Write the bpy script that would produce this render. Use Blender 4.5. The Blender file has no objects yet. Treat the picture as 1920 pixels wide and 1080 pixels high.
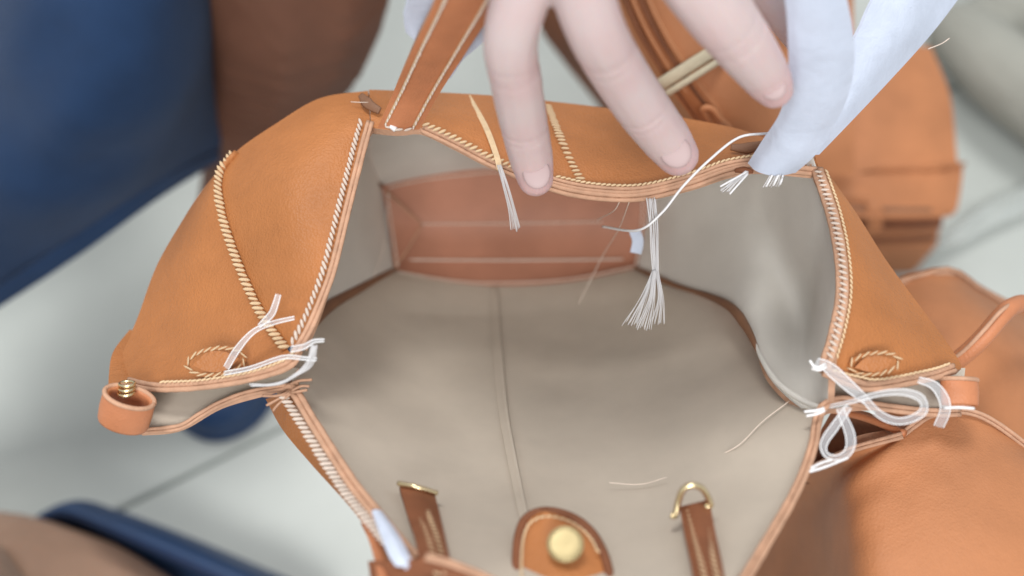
import bpy, bmesh, math, random
from mathutils import Vector, Matrix, noise
random.seed(7)
S = bpy.context.scene
COL = S.collection
R = math.radians

# ------------------------------------------------------------------ camera
FPX = 1900.0                       # focal length in pixels of a 1920 px wide picture
CAM_H, PITCH = 0.62, R(65)
cam_d = bpy.data.cameras.new('camera')
cam = bpy.data.objects.new('camera', cam_d); COL.objects.link(cam)
cam.location = (0, 0, CAM_H)
cam.rotation_euler = (R(90) - PITCH, 0, 0)
cam_d.sensor_width = 36.0
cam_d.lens = 36.0 * FPX / 1920.0
cam_d.clip_start, cam_d.clip_end = 0.01, 50
cam_d.dof.use_dof = True
cam_d.dof.focus_distance = 0.315
cam_d.dof.aperture_fstop = 4.8
S.camera = cam
CP = Vector((0, 0, CAM_H))
FW = Vector((0, math.cos(PITCH), -math.sin(PITCH)))
UP = Vector((0, math.sin(PITCH), math.cos(PITCH)))
RT = Vector((1, 0, 0))

# ------------------------------------------------------------------ light
w = bpy.data.worlds.new('World'); S.world = w; w.use_nodes = True
bg = w.node_tree.nodes['Background']
bg.inputs['Color'].default_value = (0.94, 0.97, 1.0, 1)
bg.inputs['Strength'].default_value = 0.56

def area(name, loc, target, size, power, color):
    d = bpy.data.lights.new(name, 'AREA'); d.shape = 'RECTANGLE'
    d.size, d.size_y = size; d.energy = power; d.color = color
    o = bpy.data.objects.new(name, d); COL.objects.link(o); o.location = loc
    o.rotation_euler = (Vector(target) - Vector(loc)).to_track_quat('-Z', 'Y').to_euler()
    return o
area('ceiling_panel_lamp', (-0.25, 0.95, 2.0), (0.0, 0.3, 0.2), (0.5, 0.5), 17, (1.0, 0.99, 0.96))
area('ceiling_panel_lamp', (0.02, -0.85, 1.65), (0.0, 0.2, 0.27), (0.7, 0.5), 19, (1.0, 0.99, 0.97))

S.view_settings.view_transform = 'Standard'
S.view_settings.look = 'None'
S.view_settings.exposure = 0.16
S.view_settings.gamma = 1.0
S.render.engine = 'CYCLES'
S.cycles.max_bounces = 8
S.cycles.transparent_max_bounces = 12

# ------------------------------------------------------------------ points
def P(px, py, z):
    """A place in the world: where it stands in the photograph and how far off it is."""
    return CP + FW * z + RT * ((px - 960) / FPX * z) + UP * ((540 - py) / FPX * z)
def V(t): return P(*t)
def floor_z(py): return CAM_H / (math.sin(PITCH) - math.cos(PITCH) * (540 - py) / FPX)
def on_floor(px, py, up=0.0):
    q = P(px, py, floor_z(py)); return Vector((q.x, q.y, up))

def catmull(pts, n):
    pts = [Vector(p) for p in pts]
    if len(pts) == 1: return [pts[0]] * n
    ext = [pts[0] * 2 - pts[1]] + pts + [pts[-1] * 2 - pts[-2]]
    dense = []
    for i in range(1, len(ext) - 2):
        p0, p1, p2, p3 = ext[i-1:i+3]
        for k in range(24):
            t = k / 24
            dense.append(0.5 * ((2*p1) + (p2-p0)*t + (2*p0-5*p1+4*p2-p3)*t*t + (3*p1-p0-3*p2+p3)*t**3))
    dense.append(pts[-1])
    L = [0.0]
    for a, b in zip(dense, dense[1:]): L.append(L[-1] + (b-a).length)
    if L[-1] < 1e-9: return [pts[0].copy() for _ in range(n)]
    out, j = [], 0
    for k in range(n):
        s = L[-1] * k / (n - 1)
        while j < len(L) - 2 and L[j+1] < s: j += 1
        d = L[j+1] - L[j]
        out.append(dense[j].lerp(dense[j+1], 0 if d < 1e-12 else (s - L[j]) / d))
    return out

def cat_uniform(pts, per):
    ext = [pts[0] * 2 - pts[1]] + pts + [pts[-1] * 2 - pts[-2]]
    out = []
    for i in range(1, len(ext) - 2):
        p0, p1, p2, p3 = ext[i-1:i+3]
        for k in range(per):
            t = k / per
            out.append(0.5 * ((2*p1) + (p2-p0)*t + (2*p0-5*p1+4*p2-p3)*t*t + (3*p1-p0-3*p2+p3)*t**3))
    out.append(pts[-1].copy())
    return out

def loft(rows, nu=28, per=6, wob=0.0, seed=0.0, scale=28.0):
    rr = [catmull([V(p) for p in r], nu) for r in rows]
    cols = [cat_uniform([r[i] for r in rr], per) for i in range(nu)]
    nv = len(cols[0])
    g = [[cols[i][j] for i in range(nu)] for j in range(nv)]
    if wob:
        for j in range(nv):
            for i in range(nu):
                p = g[j][i]; d = (p - CP).normalized()
                f = min(1, 5 * min(i, nu-1-i) / nu) * min(1, 5 * min(j, nv-1-j) / nv)
                k = noise.noise(p * scale + Vector((seed, seed*2, 0))) + 0.5*noise.noise(p * scale*2.3 + Vector((seed, 5, 0)))
                g[j][i] = p + d * (k * wob * f)
    return g

# ------------------------------------------------------------------ materials
def mat(name, color, rough=0.6, bump=0.0, bscale=900, var=0.0, vscale=30, metal=0.0, spec=0.5, sss=0.0, weave=False, bump2=0.0, b2scale=60, b2dist=0.0008,
        sheen=0.0, alpha=1.0, trans=0.0, col2=None, vor=False, bdist=0.0006):
    m = bpy.data.materials.new(name); m.use_nodes = True
    nt = m.node_tree; N, L = nt.nodes, nt.links
    b = N['Principled BSDF']
    b.inputs['Base Color'].default_value = (*color, 1)
    b.inputs['Roughness'].default_value = rough
    b.inputs['Metallic'].default_value = metal
    b.inputs['Specular IOR Level'].default_value = spec
    if sheen:
        b.inputs['Sheen Weight'].default_value = sheen
    if sss:
        b.inputs['Subsurface Weight'].default_value = sss
        b.inputs['Subsurface Radius'].default_value = (0.004, 0.0015, 0.0008)
        b.inputs['Subsurface Scale'].default_value = 1.0
    if alpha < 1: b.inputs['Alpha'].default_value = alpha
    if trans: b.inputs['Transmission Weight'].default_value = trans
    tc = N.new('ShaderNodeTexCoord')
    if var:
        n = N.new('ShaderNodeTexNoise'); n.inputs['Scale'].default_value = vscale
        n.inputs['Detail'].default_value = 6; n.inputs['Roughness'].default_value = 0.62
        L.new(tc.outputs['Object'], n.inputs['Vector'])
        mx = N.new('ShaderNodeMix'); mx.data_type = 'RGBA'
        c2 = col2 or tuple(c * (1 - var) for c in color)
        c1 = tuple(min(1, c * (1 + var * 0.6)) for c in color) if not col2 else color
        mx.inputs['A'].default_value = (*c2, 1); mx.inputs['B'].default_value = (*c1, 1)
        mr = N.new('ShaderNodeMapRange'); mr.inputs['From Min'].default_value = 0.3; mr.inputs['From Max'].default_value = 0.7
        L.new(n.outputs['Fac'], mr.inputs['Value']); L.new(mr.outputs['Result'], mx.inputs['Factor'])
        L.new(mx.outputs['Result'], b.inputs['Base Color'])
        rr = N.new('ShaderNodeMapRange'); rr.inputs['To Min'].default_value = max(0.05, rough - 0.07); rr.inputs['To Max'].default_value = min(1, rough + 0.07)
        L.new(n.outputs['Fac'], rr.inputs['Value']); L.new(rr.outputs['Result'], b.inputs['Roughness'])
    if bump:
        bp = N.new('ShaderNodeBump'); bp.inputs['Strength'].default_value = bump; bp.inputs['Distance'].default_value = bdist
        if weave:
            w1 = N.new('ShaderNodeTexWave'); w1.inputs['Scale'].default_value = bscale; w1.bands_direction = 'X'
            w2 = N.new('ShaderNodeTexWave'); w2.inputs['Scale'].default_value = bscale; w2.bands_direction = 'Y'
            for q in (w1, w2):
                q.inputs['Distortion'].default_value = 1.5; q.inputs['Detail'].default_value = 1
                L.new(tc.outputs['Object'], q.inputs['Vector'])
            ad = N.new('ShaderNodeMath'); ad.operation = 'ADD'
            L.new(w1.outputs['Fac'], ad.inputs[0]); L.new(w2.outputs['Fac'], ad.inputs[1]); src = ad.outputs[0]
        elif vor:
            q = N.new('ShaderNodeTexVoronoi'); q.inputs['Scale'].default_value = bscale
            nn = N.new('ShaderNodeTexNoise'); nn.inputs['Scale'].default_value = bscale * 0.35; nn.inputs['Detail'].default_value = 4
            L.new(tc.outputs['Object'], q.inputs['Vector']); L.new(tc.outputs['Object'], nn.inputs['Vector'])
            ad = N.new('ShaderNodeMath'); ad.operation = 'ADD'
            L.new(q.outputs['Distance'], ad.inputs[0]); L.new(nn.outputs['Fac'], ad.inputs[1]); src = ad.outputs[0]
        else:
            q = N.new('ShaderNodeTexNoise'); q.inputs['Scale'].default_value = bscale; q.inputs['Detail'].default_value = 5
            L.new(tc.outputs['Object'], q.inputs['Vector']); src = q.outputs['Fac']
        L.new(src, bp.inputs['Height']); L.new(bp.outputs['Normal'], b.inputs['Normal'])
        if bump2:
            q2 = N.new('ShaderNodeTexNoise'); q2.inputs['Scale'].default_value = b2scale; q2.inputs['Detail'].default_value = 8
            q2.inputs['Distortion'].default_value = 0.5; q2.inputs['Roughness'].default_value = 0.55
            L.new(tc.outputs['Object'], q2.inputs['Vector'])
            bp2 = N.new('ShaderNodeBump'); bp2.inputs['Strength'].default_value = bump2; bp2.inputs['Distance'].default_value = b2dist
            L.new(q2.outputs['Fac'], bp2.inputs['Height']); L.new(bp2.outputs['Normal'], bp.inputs['Normal'])
    return m

M = {}
M['leather'] = mat('tan_leather', (0.43, 0.163, 0.052), 0.50, 0.6, 1300, 0.22, 20, spec=0.35, vor=True, bdist=0.0003, bump2=0.5, b2scale=55, b2dist=0.0012)
M['leather_b'] = mat('tan_leather_of_other_bags', (0.46, 0.19, 0.083), 0.56, 0.35, 1500, 0.20, 20, spec=0.35, vor=True, bdist=0.0003, bump2=0.4, b2scale=28, b2dist=0.002)
M['leather_p'] = mat('pinkish_base_leather', (0.40, 0.178, 0.112), 0.55, 0.3, 1500, 0.20, 25, spec=0.3, vor=True, bdist=0.0003, bump2=0.4, b2scale=50, b2dist=0.001)
M['leather_h'] = mat('handle_leather', (0.53, 0.205, 0.095), 0.48, 0.35, 1600, 0.16, 50, spec=0.4, vor=True, bdist=0.0003, bump2=0.4, b2scale=120, b2dist=0.0006)
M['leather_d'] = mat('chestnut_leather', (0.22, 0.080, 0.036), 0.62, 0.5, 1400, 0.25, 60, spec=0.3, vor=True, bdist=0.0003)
M['edge']      = mat('pale_edge_paint', (0.54, 0.315, 0.205), 0.68, 0.5, 1400, 0.22, 160, spec=0.3)
M['piping']    = mat('raw_brown_edge', (0.22, 0.105, 0.055), 0.6, 0.3, 1500, 0.2, 90)
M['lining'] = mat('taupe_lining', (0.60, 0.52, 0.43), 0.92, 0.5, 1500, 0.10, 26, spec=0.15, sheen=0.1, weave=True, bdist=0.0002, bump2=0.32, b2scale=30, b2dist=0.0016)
M['lining_c'] = mat('lit_lining', (0.72, 0.69, 0.635), 0.92, 0.5, 1500, 0.08, 26, spec=0.15, sheen=0.1, weave=True, bdist=0.0002, bump2=0.32, b2scale=30, b2dist=0.0016)  # same lining lightened: the stronger light on these walls is in the colour
M['thread'] = mat('waxed_pale_thread', (0.74, 0.62, 0.53), 0.6, 0.5, 4000, 0.12, 300)
M['thread_t'] = mat('waxed_straw_thread', (0.74, 0.54, 0.33), 0.6, 0.5, 4000, 0.12, 300)
M['sheer']     = mat('sheer_white_tape', (0.80, 0.81, 0.84), 0.5, 0.4, 1800, 0.08, 200, alpha=0.24, weave=True, bdist=0.0002)
M['white']     = mat('white_thread', (0.86, 0.86, 0.87), 0.5)
M['film'] = mat('lavender_cotton_wrap', (0.60, 0.66, 0.79), 0.7, 0.4, 1400, 0.10, 60, spec=0.2, sheen=0.1, bdist=0.0002, bump2=0.6, b2scale=90, b2dist=0.0012)
M['gold']      = mat('pale_gold', (0.80, 0.66, 0.40), 0.25, 0, metal=1.0, var=0.05, vscale=200)
M['gold_pale'] = mat('dull_gold', (0.36, 0.29, 0.15), 0.45, 0.2, 300, metal=0.65, var=0.08, vscale=200)
M['skin'] = mat('pale_skin', (0.64, 0.53, 0.52), 0.55, 0.5, 1100, 0.07, 80, sss=0.2, spec=0.35, col2=(0.64, 0.49, 0.485), bdist=0.0003)
M['skin_t']    = mat('tan_skin', (0.40, 0.25, 0.175), 0.55, 0.35, 700, 0.12, 40, sss=0.15, spec=0.4, bdist=0.0004)
M['nail'] = mat('nail', (0.52, 0.385, 0.38), 0.5, 0, spec=0.4)
M['skin_s'] = mat('shaded_skin', (0.155, 0.068, 0.042), 0.6, 0.35, 700, 0.15, 30, sss=0.1, spec=0.3, bdist=0.0004)  # leg skin darkened: the shade it sits in is put into the colour
M['navy'] = mat('navy_cotton', (0.013, 0.037, 0.096), 0.85, 0.5, 700, 0.16, 30, spec=0.2, sheen=0.1, weave=True, bdist=0.0003, bump2=0.5, b2scale=14, b2dist=0.004)
M['shoe'] = mat('navy_rubber', (0.013, 0.042, 0.115), 0.5, 0.15, 600, 0.12, 40)
M['tile'] = mat('off_white_tile', (0.50, 0.530, 0.505), 0.32, 0.05, 200, 0.07, 9, spec=0.4)
M['grout']     = mat('grout', (0.20, 0.235, 0.22), 0.9, 0.3, 600, 0.1, 60)
M['cloth']     = mat('grey_cloth', (0.36, 0.36, 0.32), 0.9, 0.4, 600, 0.1, 18, weave=True, bdist=0.0004)
M['plastic']   = mat('clear_plastic', (0.60, 0.64, 0.62), 0.28, 0.3, 60, 0.08, 40, alpha=0.6, spec=0.6)
M['fibre']     = mat('white_fibre', (0.78, 0.77, 0.78), 0.7, alpha=0.55)
M['band']      = mat('cream_cotton_band', (0.66, 0.58, 0.42), 0.8, 0.5, 900, 0.1, 120, weave=True)
M['dark']      = mat('dark_inside', (0.075, 0.05, 0.03), 0.8)

# ------------------------------------------------------------------ builders
def link(name, me, parent=None, smooth=True):
    o = bpy.data.objects.new(name, me); COL.objects.link(o)
    if parent: o.parent = parent; o.matrix_parent_inverse = parent.matrix_basis.inverted()
    if smooth:
        for p in me.polygons: p.use_smooth = True
    return o
def setp(o, label=None, cat=None, group=None, kind=None):
    for k, v in (('label', label), ('category', cat), ('group', group), ('kind', kind)):
        if v: o[k] = v
    return o
def empty(name, loc, label, cat, group=None):
    o = bpy.data.objects.new(name, None); COL.objects.link(o); o.location = loc
    o.empty_display_size = 0.02
    return setp(o, label, cat, group)
def mesh_of(name, verts, faces, mats, idx=None):
    me = bpy.data.meshes.new(name); me.from_pydata([tuple(v) for v in verts], [], faces)
    for m in mats: me.materials.append(m)
    if idx: me.polygons.foreach_set('material_index', idx)
    me.update(); return me

def slab(name, g, t, mats, parent, lift=0.0):
    """A sheet of leather or cloth: a grid of points with real thickness t behind its seen side."""
    nv, nu = len(g), len(g[0])
    nm = [[None]*nu for _ in range(nv)]
    for j in range(nv):
        for i in range(nu):
            a = g[j][min(i+1, nu-1)] - g[j][max(i-1, 0)]
            b = g[min(j+1, nv-1)][i] - g[max(j-1, 0)][i]
            n = a.cross(b)
            nm[j][i] = n.normalized() if n.length > 1e-14 else Vector((0, 0, 0))
    tot = sum(nm[j][i].dot(CP - g[j][i]) for j in range(nv) for i in range(nu))
    s = 1 if tot > 0 else -1
    for j in range(nv):
        for i in range(nu):
            if nm[j][i].length < 0.5: nm[j][i] = nm[nv//2][nu//2]
    vs, fs, ix = [], [], []
    front = [g[j][i] + nm[j][i]*s*lift for j in range(nv) for i in range(nu)]
    back = [g[j][i] + nm[j][i]*s*(lift - t) for j in range(nv) for i in range(nu)]
    vs = front + back; nb = len(front)
    for j in range(nv-1):
        for i in range(nu-1):
            q = (j*nu+i, j*nu+i+1, (j+1)*nu+i+1, (j+1)*nu+i)
            q2 = tuple(nb+k for k in q)
            if s > 0: fs += [q, q2[::-1]]
            else: fs += [q[::-1], q2]
            ix += [0, min(1, len(mats)-1)]
    ring = [i for i in range(nu)] + [j*nu+nu-1 for j in range(1, nv)] + [(nv-1)*nu+i for i in range(nu-2, -1, -1)] + [j*nu for j in range(nv-2, 0, -1)]
    k0 = len(vs)
    for k in ring: vs += [front[k], back[k]]
    for k in range(len(ring)):
        a, b = k0+2*k, k0+2*((k+1) % len(ring))
        f = (a, a+1, b+1, b)
        fs.append(f if s > 0 else f[::-1]); ix.append(min(2, len(mats)-1))
    return link(name, mesh_of(name, vs, fs, mats, ix), parent)

def frames(path):
    n = len(path); T = []
    for i in range(n):
        d = path[min(i+1, n-1)] - path[max(i-1, 0)]
        T.append(d.normalized() if d.length > 1e-12 else Vector((1, 0, 0)))
    return T

def tube_geo(path, r, sides=8, flat=1.0, wdir=None, cap=True):
    """r: a number or list; flat < 1 squeezes the section towards the viewer."""
    n = len(path); T = frames(path); vs, fs = [], []
    rs = r if isinstance(r, (list, tuple)) else [r]*n
    for i, p in enumerate(path):
        view = (CP - p).normalized()
        a = T[i].cross(view)
        a = a.normalized() if a.length > 1e-6 else RT
        b = a.cross(T[i]).normalized()
        for k in range(sides):
            th = 2*math.pi*k/sides
            vs.append(p + a*math.cos(th)*rs[i] + b*math.sin(th)*rs[i]*flat)
    for i in range(n-1):
        for k in range(sides):
            k2 = (k+1) % sides
            fs.append((i*sides+k, i*sides+k2, (i+1)*sides+k2, (i+1)*sides+k))
    if cap:
        fs.append(tuple(range(sides))[::-1]); fs.append(tuple((n-1)*sides+k for k in range(sides)))
    return vs, fs
def tube(name, pts, r, m, parent=None, n=40, sides=8, flat=1.0):
    path = catmull([V(p) if isinstance(p, tuple) else p for p in pts], n)
    if isinstance(r, (list, tuple)):
        r = [r[min(len(r)-1, int(k/(n-1)*(len(r)-1)))] * (1 - (k/(n-1)*(len(r)-1)) % 1) + r[min(len(r)-1, int(k/(n-1)*(len(r)-1))+1)] * ((k/(n-1)*(len(r)-1)) % 1) for k in range(n)]
    vs, fs = tube_geo(path, r, sides, flat)
    return link(name, mesh_of(name, vs, fs, [m]), parent)
def tubes(name, lists, r, m, parent=None, n=24, sides=6):
    vs, fs = [], []
    for pts in lists:
        path = catmull([V(p) if isinstance(p, tuple) else p for p in pts], n)
        a, b = tube_geo(path, r, sides); k = len(vs)
        vs += a; fs += [tuple(k+q for q in f) for f in b]
    return link(name, mesh_of(name, vs, fs, [m]), parent)

def threads(name, lists, r, m, parent, n=24, sides=6):
    for pts in lists: tubes(name, [pts], r, m, parent, n, sides)

def ribbon(name, pts, width, tilt, m, parent=None, n=48, th=0.0003, edge=None):
    """A tape along a path; tilt (degrees, a number or list) turns its width from lying across the view to edge-on."""
    path = catmull([V(p) for p in pts], n); T = frames(path)
    ti = tilt if isinstance(tilt, (list, tuple)) else [tilt]
    wi = width if isinstance(width, (list, tuple)) else [width]
    def at(l, f):
        x = f*(len(l)-1); i = min(int(x), len(l)-2) if len(l) > 1 else 0
        return l[0] if len(l) == 1 else l[i]*(1-(x-i)) + l[i+1]*(x-i)
    g = [[], [], []]; e1, e2 = [], []
    for i, p in enumerate(path):
        f = i/(n-1); view = (CP-p).normalized()
        a = T[i].cross(view); a = a.normalized() if a.length > 1e-6 else RT
        b = a.cross(T[i]).normalized()
        t = R(at(ti, f)); d = a*math.cos(t) + b*math.sin(t); h = at(wi, f)/2
        g[0].append(p - d*h); g[1].append(p + b*(th*0.8)); g[2].append(p + d*h)
    o = slab(name, g, th, [m], parent)
    if edge:
        e = tubes('tape_edge', [g[0][::3], g[2][::3]], 0.00016, edge, o, n=n, sides=5)
    return o

def edging(pts, r=0.00075, parent=None):
    path = catmull([V(p) for p in pts], 70); T = frames(path)
    for k in (-1, 1):
        off = []
        for p, t in zip(path, T):
            vw = (CP-p).normalized(); a = t.cross(vw).normalized()
            off.append(p + a*k*r*0.92 - vw*r*0.25*k)
        vs, fs = tube_geo(off, [r*(1 + 0.16*noise.noise(p*420)) for p in off], 8, 0.8)
        link('rim_edging', mesh_of('rim_edging', vs, fs, [M['edge']]), parent)

# one stitch, shared by every stitch of the same kind: a short slanting twist of thread
def stitch_mesh(name, m, L=1.0, W=0.42, H=0.24):
    vs, fs = [], []
    n, s = 6, 6
    for i in range(n):
        u = i/(n-1)*2-1
        r = math.sqrt(max(0, 1-abs(u)**2.6))*0.92+0.08
        for k in range(s):
            th = 2*math.pi*k/s
            vs.append(Vector((u*L/2, math.cos(th)*W/2*r, math.sin(th)*H/2*r)))
    for i in range(n-1):
        for k in range(s):
            fs.append((i*s+k, i*s+(k+1) % s, (i+1)*s+(k+1) % s, (i+1)*s+k))
    fs.append(tuple(range(s))[::-1]); fs.append(tuple((n-1)*s+k for k in range(s)))
    me = mesh_of(name, vs, fs, [m])
    for p in me.polygons: p.use_smooth = True
    return me
ST_C = stitch_mesh('stitch', M['thread'])
ST_T = stitch_mesh('stitch', M['thread_t'])
def stitch_frames(pts, pitch, slant, jit=0.15):
    path = catmull([V(p) for p in pts], 200); T = frames(path)
    L = sum((b-a).length for a, b in zip(path, path[1:])); n = max(2, int(L/pitch))
    for k in range(n):
        f = (k+0.5)/n*199; i = int(f); p = path[i].lerp(path[min(199, i+1)], f-i)
        view = (CP-p).normalized(); t = (T[i] - view*T[i].dot(view)).normalized(); a = view.cross(t)
        ang = R(slant + random.uniform(-1, 1)*jit*30)
        x = t*math.cos(ang) + a*math.sin(ang); y = view.cross(x)
        yield p, x, y, view
def stitches(pts, me, parent, pitch, length, slant=32, thick=1.0, lift=0.0001, name='stitch'):
    for p, x, y, z in stitch_frames(pts, pitch, slant):
        o = bpy.data.objects.new(name, me); COL.objects.link(o)
        s = length*random.uniform(0.9, 1.1)
        mt = Matrix((x*s, y*s*thick, z*s*thick)).transposed().to_4x4(); mt.translation = p + z*lift
        o.parent = parent; o.matrix_parent_inverse = parent.matrix_basis.inverted(); o.matrix_basis = mt
def stitch_line(lists, parent, pitch, length, m, slant=12, thick=1.0, name='fine_stitching'):
    """Stitches too small to pick apart: joined."""
    src = stitch_mesh('tmp', m); vs, fs = [], []
    for pts in lists:
        for p, x, y, z in stitch_frames(pts, pitch, slant):
            k = len(vs)
            vs += [p + z*0.0003 + (x*v.co.x + (y*v.co.y + z*v.co.z)*thick)*length for v in src.vertices]
            fs += [tuple(k+q for q in f.vertices) for f in src.polygons]
    bpy.data.meshes.remove(src)
    return setp(link(name, mesh_of(name, vs, fs, [m]), parent), kind='stuff')

# bodies: balls along limbs, melted into one skin
def body(name, chains, voxel, m, parent=None, smooth=6, squash=()):
    bm = bmesh.new()
    for ch in chains:
        pts = [V(c[:3]) for c in ch]; rad = [c[3]/FPX*c[2] for c in ch]
        q = catmull([Vector((p.x, p.y, p.z)) for p in pts], 60)
        acc = [0]
        for a, b in zip(pts, pts[1:]): acc.append(acc[-1] + (b-a).length)
        last = None
        for i, p in enumerate(q):
            s = acc[-1]*i/59; k = 0
            while k < len(acc)-2 and acc[k+1] < s: k += 1
            r = rad[k] + (rad[k+1]-rad[k])*min(1, max(0, (s-acc[k])/max(1e-9, acc[k+1]-acc[k])))
            if last is not None and (p-last).length < r*0.16 and i < 59: continue
            last = p
            bmesh.ops.create_icosphere(bm, subdivisions=2, radius=r, matrix=Matrix.Translation(p))
    me = bpy.data.meshes.new('tmp'); bm.to_mesh(me); bm.free()
    o = bpy.data.objects.new('tmp', me); COL.objects.link(o)
    md = o.modifiers.new('r', 'REMESH'); md.mode = 'VOXEL'; md.voxel_size = voxel
    ms = o.modifiers.new('s', 'SMOOTH'); ms.iterations = smooth; ms.factor = 0.5
    dg = bpy.context.evaluated_depsgraph_get(); dg.update()
    out = bpy.data.meshes.new_from_object(o.evaluated_get(dg))
    bpy.data.objects.remove(o); bpy.data.meshes.remove(me)
    out.materials.clear(); out.materials.append(m)
    return link(name, out, parent)

def solid(name, poly, depth, m, parent, bevel=0.003, segs=3, dome=0.0):
    """A thick leather body: seen outline (px, py, z) and the depth it reaches back, along the floor's normal."""
    top = [V(p) for p in poly]; n = len(top)
    bm = bmesh.new()
    a = [bm.verts.new(p) for p in top]
    b = [bm.verts.new(p + d) for p, d in zip(top, depth if isinstance(depth, list) else [depth]*n)]
    bm.faces.new(a); bm.faces.new(b[::-1])
    for i in range(n):
        j = (i+1) % n; bm.faces.new((a[i], b[i], b[j], a[j]))
    bmesh.ops.recalc_face_normals(bm, faces=bm.faces)
    bmesh.ops.bevel(bm, geom=bm.edges[:], offset=bevel, segments=segs, profile=0.6, affect='EDGES', clamp_overlap=True)
    me = bpy.data.meshes.new(name); bm.to_mesh(me); bm.free(); me.materials.append(m)
    return link(name, me, parent)

# ================================================================== the floor
a0, a1 = on_floor(240, 948), on_floor(556, 788)
ux = (a1 - a0).normalized(); uy = Vector((-ux.y, ux.x, 0))
base = link('floor', mesh_of('floor', [a0 + ux*sx*2.6 + uy*sy*2.6 + Vector((0, 0, -0.012)) for sx, sy in ((-1,-1),(1,-1),(1,1),(-1,1))] +
            [a0 + ux*sx*2.6 + uy*sy*2.6 + Vector((0, 0, -0.0025)) for sx, sy in ((-1,-1),(1,-1),(1,1),(-1,1))],
            [(3,2,1,0),(4,5,6,7),(0,1,5,4),(1,2,6,5),(2,3,7,6),(3,0,4,7)], [M['grout']]), smooth=False)
setp(base, 'pale green grey tiled floor under the bags', None, None, 'structure')
TS, G = 0.60, 0.0011
bm = bmesh.new(); bmesh.ops.create_cube(bm, size=1, matrix=Matrix.Diagonal((TS-2*G, TS-2*G, 0.010, 1)))
bmesh.ops.bevel(bm, geom=[e for e in bm.edges], offset=0.0012, segments=2, affect='EDGES')
tile_me = bpy.data.meshes.new('tile'); bm.to_mesh(tile_me); bm.free(); tile_me.materials.append(M['tile'])
for i in range(-3, 4):
    for j in range(-3, 4):
        o = bpy.data.objects.new('tile', tile_me); COL.objects.link(o); o.parent = base
        o.location = a0 + ux*((i+0.5)*TS + 0.235) + uy*((j+0.5)*TS) + Vector((0, 0, -0.005))
        o.rotation_euler = (0, 0, math.atan2(ux.y, ux.x))

# ================================================================== the tote bag
tote = empty('tote_bag', V((960, 430, 0.445)), 'open tan leather tote with grey lining and dangling white threads, held up by the hand', 'tote bag')
bpy.context.view_layer.update()
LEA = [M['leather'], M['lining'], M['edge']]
# base of the bag, seen deep inside
far_edge = [(715,348,.430),(800,330,.430),(920,316,.430),(1080,322,.430),(1218,345,.430)]
valley   = [(728,426,.436),(790,422,.437),(960,420,.438),(1130,418,.437),(1210,424,.434)]
crease   = [(735,480,.432),(850,487,.434),(960,488,.434),(1150,487,.434),(1204,478,.431)]
near_edge= [(738,505,.426),(820,525,.427),(930,536,.428),(1060,530,.427),(1195,504,.426)]
bp = slab('base_panel', loft([far_edge, valley, crease, near_edge], 40, 6), 0.0022, [M['leather_p'], M['leather'], M['edge']], tote)
slab('fold_panel', loft([[(722,362,.4285),(755,390,.431),(789,421,.4355)], [(730,430,.4305),(758,426,.4330),(789,422,.4355)], [(741,499,.4255),(762,470,.4305),(789,424,.4355)]], 14, 6), 0.0009, [M['leather_p'], M['leather'], M['edge']], bp)
tube('fold_edge', [(745,487,.4322),(960,488,.4328),(1168,486,.4322)], 0.00036, M['thread'], bp, 30, 6)
stitch_line([[(790,420,.4362),(960,419,.437),(1130,416,.4362)], [(728,352,.4288),(800,337,.4288),(920,323,.4288)], [(920,323,.4288),(1080,330,.4288),(1205,350,.4288)],
             [(726,360,.4285),(736,430,.4300),(746,500,.4245)], [(748,510,.4250),(850,526,.4258),(930,530,.4265),(1060,524,.4260),(1190,500,.4250)],
             [(1205,360,.4288),(1202,430,.4320),(1192,498,.4250)]], bp, 0.0021, 0.0020, M['thread'], 14, 0.8)
# side of the near wall and the far wall, lined
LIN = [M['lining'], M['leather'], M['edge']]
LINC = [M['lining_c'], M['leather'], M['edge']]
near_wall = loft([near_edge,
    [(612,578,.365),(760,622,.385),(935,645,.388),(1130,625,.387),(1352,560,.380)],
    [(553,690,.312),(740,740,.338),(947,765,.342),(1180,745,.343),(1478,680,.331)],
    [(560,760,.298),(760,815,.314),(957,840,.318),(1200,830,.317),(1528,790,.290)],
    [(628,868,.283),(800,905,.292),(975,925,.294),(1210,920,.293),(1508,885,.276)],
    [(700,965,.266),(850,985,.270),(992,1000,.270),(1210,1000,.270),(1458,982,.262)],
    [(770,1046,.250),(870,1078,.247),(1010,1092,.247),(1210,1092,.247),(1402,1076,.248)],
    [(800,1090,.245),(880,1120,.240),(1010,1140,.238),(1210,1140,.238),(1372,1130,.243)]], 48, 7, wob=0.0011, seed=3, scale=22)
slab('lining_panel', near_wall, 0.0028, LIN, tote)
seam_pts = [(926,541,.4248),(933,645,.3862),(945,765,.3402),(958,840,.3162),(975,925,.2922),(985,972,.2770)]
slab('lining_seam', loft([[(x-11,y,z+.0006),(x-2,y,z-.0012),(x+5,y,z-.0030),(x+7,y,z-.0022),(x+8,y,z+.0008)] for x,y,z in seam_pts], 11, 8), 0.0015, [M['lining']], tote)
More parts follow.
